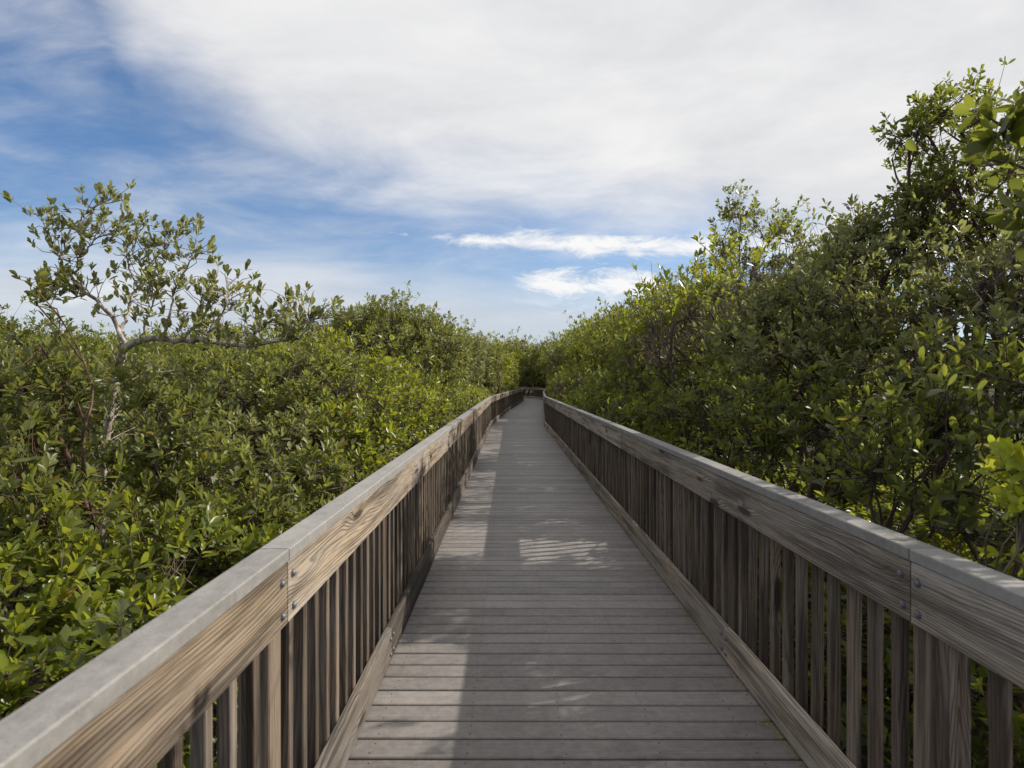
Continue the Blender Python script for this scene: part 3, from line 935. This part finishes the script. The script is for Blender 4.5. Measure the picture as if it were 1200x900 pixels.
T('mangrove_tree', 'green mangrove with sunlit top leaves on the right, left of the bushy olive mangrove', 'tree', (3.6, 8.4),
  [((900, 350, 8.2), .9, .9, .6), ((850, 390, 8.4), .8, .9, .6), ((830, 350, 9.2), .8, .8, .5), ((870, 440, 7.6), .8, .8, .6), ((960, 300, 8.6), .8, .8, .5), ((820, 440, 8.2), .6, .8, .5)],
  'bright', 'brown', trunk_r=.06, density=44, leaf=0.098, fine=False, **RT)
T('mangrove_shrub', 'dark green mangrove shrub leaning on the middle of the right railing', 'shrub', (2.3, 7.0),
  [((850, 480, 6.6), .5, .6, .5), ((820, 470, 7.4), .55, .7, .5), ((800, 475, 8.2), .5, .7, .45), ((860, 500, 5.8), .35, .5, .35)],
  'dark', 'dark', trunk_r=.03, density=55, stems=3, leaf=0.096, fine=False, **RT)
T('mangrove_tree', 'fresh green mangrove bending over the right railing before the walk bends', 'tree', (3.0, 11.3),
  [((770, 390, 11.2), .9, .9, .7), ((790, 430, 10.8), .8, .9, .6), ((750, 440, 11.6), .6, .9, .6), ((800, 355, 11.6), .9, .9, .45), ((740, 410, 12.2), .7, .8, .55)],
  'bright', 'brown', trunk_r=.06, density=40, leaf=0.102, fine=False, **RT)

# ---- the thicket further back: a few grown crowns, copied tree by tree
PROTO = {}
def proto(kind, R, H, leafm, barkm, density, leaf, seedtips=None, nlob=7, trunk_r=.07):
    base = np.array([0, 0, 0.])
    lobes = [(np.array([0, 0, H-.32*R]), R*.62, R*.62, R*.42)]
    for k in range(nlob-1):
        a = k*2*math.pi/(nlob-1)+rng.uniform(-.3, .3)
        rr = R*rng.uniform(.45, .68)
        lobes.append((np.array([rr*math.cos(a), rr*math.sin(a), H*rng.uniform(.52, .84)]), R*rng.uniform(.42, .58), R*rng.uniform(.42, .58), R*rng.uniform(.32, .46)))
    t, c = grow(base, lobes, density=density, leaf=leaf, fine=False, world=False, trunk_r=trunk_r, inner=.55, fork=np.array([0, 0, H*.4]))
    PROTO.setdefault(kind, []).append((npmesh('trunk', *t, BARK[barkm]), npmesh('crown', c[0], c[1], c[2], LEAF[leafm], c[3]), R, H, c, leafm, t, barkm))

for lm, bm in (('olive', 'brown'), ('bright', 'brown'), ('dark', 'dark'), ('grey', 'brown')):
    proto('mid', 1.25, 3.2, lm, bm, 46, .120)
for lm, bm in (('olive', 'brown'), ('bright', 'brown'), ('dark', 'dark')):
    proto('far', 2.2, 5.0, lm, bm, 27, .175, nlob=9, trunk_r=.1)

def copy_tree(kind, i, x, y, top, label, group, sxy=1.0, name='mangrove_tree', cat='tree'):
    tm, cm, R, H, c, leafm, t, barkm = PROTO[kind][i % len(PROTO[kind])]
    rz = random.uniform(0, 6.28)
    root = link(name, None, None, (x, y, GROUND), (0, 0, rz))
    s = (top-GROUND)/H
    root.scale = (sxy, sxy, s)
    tag(root, label, cat, group)
    near_walk = abs(x-center_x(y)) < HALF+.25+R*1.3*sxy and y < 62
    if near_walk:
        ca, sa = math.cos(rz), math.sin(rz)
        V = t[0]*np.array([sxy, sxy, s])
        W = push_out(np.stack([V[:, 0]*ca-V[:, 1]*sa+x, V[:, 0]*sa+V[:, 1]*ca+y, V[:, 2]+GROUND], -1), -1 if x < center_x(y) else 1)
        dx, dy = W[:, 0]-x, W[:, 1]-y
        V = np.stack([(dx*ca+dy*sa)/sxy, (-dx*sa+dy*ca)/sxy, (W[:, 2]-GROUND)/s], -1)
        tm = npmesh('trunk', V, t[1], t[2], BARK[barkm])
    link('trunk', tm, root)
    if (x > 1 and y < 24 and x < 8.5) or near_walk:
        # a crown of its own, open where it would hang over the walk or where the sun comes through
        V = c[0].reshape(-1, 4, 3)*np.array([sxy, sxy, s])
        ca, sa = math.cos(rz), math.sin(rz)
        W = np.stack([V[..., 0]*ca-V[..., 1]*sa+x, V[..., 0]*sa+V[..., 1]*ca+y, V[..., 2]+GROUND], -1)
        C = W.mean(1)
        kill = clip_corridor(C)
        if x > 1: kill |= carve(C, 1.0, x < 4.5)
        lv = (c[0], c[1], c[2], c[3], C, 4, 2)
        lv = drop(lv, kill)
        cm = npmesh('crown', lv[0], lv[1], lv[2], LEAF[leafm], lv[3])
    link('crown', cm, root)
    return root

def scatter(kind, pts, top_of, label, group, sxy, weights, extra=()):
    for x, y in pts:
        i = random.choices(range(len(weights)), weights)[0]
        copy_tree(kind, i, x, y, top_of(x, y)*1.0, label, group, random.uniform(*sxy), *extra)

def gridpts(x0, x1, y0, y1, step, fn=None):
    out = []
    y = y0
    r = 0
    while y < y1:
        x = x0+(step/2 if r % 2 else 0)
        while x < x1:
            px, py = x+random.uniform(-.3, .3)*step, y+random.uniform(-.3, .3)*step
            if fn is None or fn(px, py): out.append((px, py))
            x += step
        y += step*.85; r += 1
    return out

for lm, bm in (('olive', 'brown'), ('bright', 'brown'), ('dark', 'dark')):
    proto('low', .75, 1.9, lm, bm, 62, .105, nlob=6, trunk_r=.03)

def along(side, y0, y1, step, off):
    out = []
    y = y0
    while y < y1:
        out.append((float(center_x(y))+side*(HALF+off+random.uniform(-.12, .25)), y))
        y += step*random.uniform(.85, 1.15)
    return out

def in_view(x, y): return abs(x)/max(y, .1) < .95
def left_ok(x, y): return x < center_x(y)-HALF-1.45 and in_view(x, y) and not (y < 9 and x > -4) and not (math.hypot(x+2.9, y-14.3) < 1.6)
def right_ok(x, y): return x > center_x(y)+HALF+1.5 and in_view(x-1.0, y) and not math.hypot(x-5.3, y-13.2) < 1.4

scatter('mid', gridpts(-13, -2, 9.6, 25, 2.0, left_ok), lambda x, y: EYE+.048*y+random.uniform(-.35, .2),
        'olive to green mangrove crown in the low thicket behind the left railing', 'mangroves of the thicket left of the walk', (.9, 1.25), (5, 4, 1, 2))
scatter('mid', gridpts(2.6, 11, 9.0, 25, 2.0, lambda x, y: right_ok(x, y) and x < 3.3+y*.30), lambda x, y: EYE+1.15+.055*y+.15*(x-3)+random.uniform(-.3, .35),
        'green mangrove crown in the high thicket behind the right railing', 'mangroves of the thicket right of the walk', (.95, 1.3), (3, 5, 3, 2))
scatter('far', gridpts(-40, -1.5, 26, 62, 3.6, lambda x, y: left_ok(x-.9, y)), lambda x, y: EYE+.052*y+random.uniform(-.6, .3),
        'small distant mangrove crown on the left, beyond the bend of the walk', 'far mangroves left of the walk', (.9, 1.2), (5, 4, 2))
scatter('far', gridpts(3.5, 24, 26, 60, 3.6, lambda x, y: right_ok(x-.9, y) and x < 6+y*.28), lambda x, y: EYE+1.45+.053*y+random.uniform(-.5, .5),
        'small distant mangrove crown on the right, beyond the bend of the walk', 'far mangroves right of the walk', (.9, 1.2), (2, 4, 3))
SHRUB = ('mangrove_shrub', 'shrub')
scatter('low', along(1, 1.3, 9, .75, .75), lambda x, y: random.uniform(.45, .8), 'low dark mangrove shrub seen between the balusters of the right railing',
        'shrubs behind the right balusters', (.9, 1.15), (1, 1, 4), SHRUB)
scatter('low', along(1, 9, 52, 1.25, .95), lambda x, y: random.uniform(1.2, 1.7)+.012*y, 'leafy mangrove shrub filling the strip beside the right railing',
        'shrubs filling the strip beside the right railing', (1.0, 1.35), (2, 3, 3), SHRUB)
scatter('low', along(-1, 1.6, 9, .8, .7), lambda x, y: random.uniform(.25, .6), 'low mangrove shrub seen between the balusters of the left railing',
        'shrubs behind the left balusters', (.85, 1.1), (2, 1, 3), SHRUB)
scatter('low', gridpts(-6.5, -2.2, 4.6, 9.4, 1.05, lambda x, y: in_view(x, y)), lambda x, y: random.uniform(.0, .45)+.03*y, 'low mangrove shrub under the taller crowns left of the walk',
        'low shrubs under the left crowns', (1.0, 1.3), (3, 1, 3), SHRUB)
scatter('low', gridpts(3.0, 6.5, 3.0, 9.4, 1.1, lambda x, y: in_view(x-1, y)), lambda x, y: random.uniform(.5, 1.0), 'low mangrove shrub under the taller crowns right of the walk',
        'low shrubs under the right crowns', (1.0, 1.3), (2, 1, 4), SHRUB)
scatter('low', along(-1, 9, 50, 1.25, .95), lambda x, y: random.uniform(.95, 1.35)+.012*y, 'leafy mangrove shrub filling the strip beside the left railing',
        'shrubs filling the strip beside the left railing', (1.0, 1.35), (3, 4, 1), SHRUB)
for k, (x, y, t) in enumerate([(5.6, 3.2, 3.9), (6.4, 5.0, 4.4), (5.0, 1.6, 3.6)]):  # out of view, added to keep the sun off the right bank
    copy_tree('mid', k % 3, x, y, t, 'unseen tall mangrove out past the right edge of the view, added to shade the right bank', 'unseen tall mangroves shading the right bank', 1.25)
# trees closing the view behind the far turn of the walk
scatter('far', gridpts(-14, 20, 69, 84, 3.4), lambda x, y: EYE+.050*y+random.uniform(-.4, 1.0)+max(0, x-3)*.07,
        'dark mangrove closing the view behind the far turn of the walk', 'mangroves behind the far turn', (.95, 1.2), (3, 5, 1))

scatter('low', [(x, y) for x, y in gridpts(-7, 9, 67.4, 70, 1.5)], lambda x, y: random.uniform(2.4, 3.4), 'leafy shrub closing the gap just behind the railing of the far turn',
        'shrubs behind the far turn', (1.3, 1.7), (3, 5, 1), SHRUB)
scatter('mid', [(3.3, 36), (3.4, 39), (3.7, 42), (4.0, 45), (4.4, 48.5), (4.6, 52), (4.5, 55.5), (4.3, 59), (4.0, 62.5)], lambda x, y: EYE+.95+.037*y+random.uniform(-.3, .3), 'rounded mangrove crown at the right of the walk where it bends',
        'mangroves at the bend of the walk', (1.0, 1.3), (3, 5, 1, 2))
scatter('low', [(x, y) for x, y in gridpts(4.4, 9, 52, 66, 1.7)], lambda x, y: random.uniform(2.2, 3.2), 'leafy shrub outside the right railing of the far turn',
        'shrubs outside the far turn', (1.3, 1.7), (2, 3, 4), SHRUB)

# a far wood that reads as one band on the skyline
def far_wood():
    n = 2600
    ang = rng.uniform(-.86, .86, n)
    dist = rng.uniform(105, 150, n)
    x, y = np.sin(ang)*dist, np.cos(ang)*dist
    prof = 3.2+1.3*np.sin(ang*17)+.9*np.sin(ang*41+1)+.8*np.sin(ang*83+2)+rng.uniform(-1, 1, n)
    V, L, S, TN = [], [], [], []
    tips = []
    for i in range(n):
        k = 16
        q = rng.normal(size=(k, 3))*np.array([1.2, 1.2, 1.0])
        q[:, 0] += x[i]; q[:, 1] += y[i]
        q[:, 2] = rng.uniform(-.5, 1.0, k)*0+(EYE+prof[i])*rng.uniform(.25, 1.0, k)**.7+q[:, 2]*.4
        tips.append(q)
    tips = np.concatenate(tips)
    dirs = unit(rng.normal(size=tips.shape)+np.array([0, -.3, .8]))
    lv = leaves(tips, dirs, 3, 4, .75, False, .7, (30, 85), .2)
    o = link('forest', npmesh('forest', lv[0], lv[1], lv[2], LEAF['dark'], lv[3]))
    tag(o, 'far band of dark mangrove forest along the horizon', 'forest', None, 'stuff')
far_wood()

# ---- ground: dark tidal mud under the mangroves
def ground():
    n = 60
    r = 900.0
    mb = MB()
    t = np.linspace(-1, 1, n)
    g = np.sign(t)*np.abs(t)**3*r
    for j in range(n):
        for i in range(n):
            mb.v.append((g[i], g[j], GROUND+.05*math.sin(g[i]*1.3)*math.cos(g[j]*.9)*(1 if abs(g[i]) < 60 else 0)))
    for j in range(n-1):
        for i in range(n-1):
            mb.f.append((j*n+i, j*n+i+1, (j+1)*n+i+1, (j+1)*n+i))
    m = bpy.data.materials.new('mud')
    q = N(m)
    tc = q.n('TexCoord').outputs['Object']
    n1 = q.noise(tc, 1.3, 6, .65); n2 = q.noise(tc, 22, 4, .7)
    c = q.mix(q.smooth(n1, .35, .65), (.022, .018, .013), (.05, .04, .028))
    c = q.mix(q.math('MULTIPLY', q.smooth(n2, .5, .7), .6), c, (.075, .058, .035))
    bp = q.n('Bump', ins={'Strength': .6, 'Distance': .04, 'Height': n2})
    b = q.n('BsdfPrincipled', ins={'Base Color': c, 'Roughness': 1.0, 'Normal': bp.outputs[0]})
    b.inputs['Specular IOR Level'].default_value = .08
    q.out(b.outputs[0])
    tag(link('ground', mb.mesh('ground', m)), 'dark tidal mud under the mangroves', None, None, 'structure')
ground()

# ------------------------------------------------------------------ sky, sun, camera
def sky():
    w = bpy.data.worlds.new('World'); SC.world = w
    g = N(w)
    st = g.n('TexSky', sky_type='NISHITA', sun_disc=False)
    st.sun_elevation = SUN_EL
    st.sun_rotation = math.pi/2-SUN_AZ
    st.air_density = 1.0; st.dust_density = .6; st.ozone_density = 1.6
    gen = g.n('TexCoord').outputs['Generated']
    sp = g.n('SeparateXYZ', ins={0: gen})
    X, Y, Z = sp.outputs
    ay = g.math('MAXIMUM', g.math('ABSOLUTE', Y), .12)
    u = g.math('DIVIDE', X, ay)           # tangent of the bearing
    v = g.math('DIVIDE', Z, ay)           # tangent of the height
    # cloud layer seen in perspective: direction projected on a flat sheet
    zc = g.math('ADD', g.math('MAXIMUM', Z, 0.0), .10)
    pl = g.n('CombineXYZ', ins={0: g.math('DIVIDE', X, zc), 1: g.math('DIVIDE', Y, zc), 2: 0.0}).outputs[0]
    uv = g.n('CombineXYZ', ins={0: u, 1: v, 2: 0.0}).outputs[0]
    big = g.noise(g.scale(pl, (.55, .9, 1)), 1.0, 6, .6, .3)
    med = g.noise(g.add(g.scale(pl, (1.3, 1.6, 1)), (5.2, 1.7, 0)), 1.0, 7, .62, .4)
    wisp = g.noise(g.add(g.scale(uv, (3.2, 9.5, 1)), (1.3, 4.1, 0)), 1.0, 6, .6, .5)
    # lower edge of the great cloud sheet by bearing
    cr = g.n('ValToRGB', ins={0: g.math('MULTIPLY_ADD', u, .5, .5)})
    e = cr.color_ramp.elements
    e[0].position, e[0].color = 0.0, (.80,)*3+(1,)
    e[1].position, e[1].color = 1.0, (.10,)*3+(1,)
    for pos, val in ((.16, .66), (.205, .52), (.30, .38), (.42, .29), (.56, .24), (.66, .215), (.8, .14)):
        x = e.new(pos); x.color = (val, val, val, 1)
    edge = cr.outputs[0]
    dv = g.math('SUBTRACT', v, edge)
    dv = g.math('ADD', dv, g.math('MULTIPLY', g.math('SUBTRACT', med, .5), .20))
    dv = g.math('ADD', dv, g.math('MULTIPLY', g.math('SUBTRACT', wisp, .5), .13))
    sheet = g.math('POWER', g.smooth(dv, -.10, .15), .8)
    # thin high veil over the blue
    veil = g.math('MULTIPLY', g.smooth(g.math('ADD', g.math('MULTIPLY', big, .5), g.math('MULTIPLY', wisp, .5)), .38, .70), .56)
    # hazy cloud towards the horizon
    lowtop = g.smooth(u, .05, -.45, .19, .255)
    lown = g.noise(g.add(g.scale(uv, (1.6, 11, 1)), (7.3, 2.2, 0)), 1.0, 5, .55, .3)
    lv_ = g.math('SUBTRACT', lowtop, g.math('ADD', v, g.math('MULTIPLY', g.math('SUBTRACT', lown, .5), .24)))
    low = g.math('MULTIPLY', g.smooth(lv_, -.04, .12), .82)
    # bright streak low over the end of the walk
    def streak(v0, wd, ua, ub, uc, ud, seed, amp, slope=0.0):
        nn = g.noise(g.add(g.scale(uv, (11, 30, 1)), (seed, seed*.7, 0)), 1.0, 8, .70, .9)
        nb = g.noise(g.add(g.scale(uv, (3, 5, 1)), (seed*2, 3, 0)), 1.0, 3, .5)
        h = g.math('SUBTRACT', g.math('ADD', v, g.math('MULTIPLY', u, slope)), v0)
        h = g.math('ADD', h, g.math('MULTIPLY', g.math('SUBTRACT', nb, .5), .05))
        k = g.math('SUBTRACT', 1.0, g.math('DIVIDE', g.math('ABSOLUTE', h), wd))
        k = g.math('ADD', k, g.math('MULTIPLY', g.math('SUBTRACT', nn, .5), amp))
        ends = g.math('MULTIPLY', g.smooth(u, ua, ub), g.smooth(u, ud, uc))
        k = g.math('SUBTRACT', k, g.math('MULTIPLY', g.math('SUBTRACT', 1.0, ends), 1.4))
        return g.smooth(k, -.35, 1.0)
    stre = g.math('MAXIMUM', streak(.150, .034, -.07, .08, .20, .32, 3.1, 3.6), streak(.228, .024, -.24, .06, .34, .44, 8.4, 3.0, .06))
    stre = g.math('MAXIMUM', stre, g.math('MULTIPLY', streak(.280, .014, -.75, -.69, -.62, -.57, 5.9, 3.4, -.20), .7))
    cov = g.math('MAXIMUM', g.math('MAXIMUM', sheet, veil), g.math('MAXIMUM', low, stre))
    shade = g.smooth(g.math('ADD', g.math('MULTIPLY', med, .6), g.math('MULTIPLY', big, .4)), .3, .7)
    ccol = g.mix(shade, (5.9, 6.0, 6.25), (8.0, 7.95, 7.9))
    lowc = g.mix(g.smooth(v, .0, .24), (4.9, 5.3, 6.0), ccol)
    ccol = g.mix(stre, lowc, (8.2, 8.2, 8.2))
    skyc = g.mix(1.0, st.outputs[0], (.70, .90, 1.12), 'MULTIPLY')
    col = g.mix(cov, skyc, ccol)
    bg = g.n('Background', ins={'Color': col, 'Strength': .090})
    o = g.n('OutputWorld')
    g.t.links.new(bg.outputs[0], o.inputs[0])
sky()

sd = bpy.data.lights.new('sun', 'SUN'); sd.energy = 5.0; sd.angle = math.radians(.6); sd.color = (1.0, .93, .82)
so = link('sun', sd)
so.rotation_euler = Vector(-SUN).to_track_quat('-Z', 'Y').to_euler()

cd = bpy.data.cameras.new('camera')
cd.sensor_width = 36.0; cd.lens = 36.0*F/1200.0
cd.clip_start = .05; cd.clip_end = 3000
cd.dof.use_dof = True; cd.dof.focus_distance = 7.0; cd.dof.aperture_fstop = 4.5
cam = link('camera', cd, None, (0, 0, EYE), (math.radians(90)-math.atan(2/F), 0, -math.atan(2/F)))
SC.camera = cam

SC.render.engine = 'CYCLES'
SC.cycles.max_bounces = 6; SC.cycles.diffuse_bounces = 3; SC.cycles.glossy_bounces = 2; SC.cycles.transmission_bounces = 4; SC.cycles.transparent_max_bounces = 4
SC.cycles.use_denoising = True
SC.cycles.sample_clamp_indirect = 4.0
SC.view_settings.view_transform = 'Standard'; SC.view_settings.look = 'None'
SC.view_settings.exposure = 0.37; SC.view_settings.gamma = 1.0
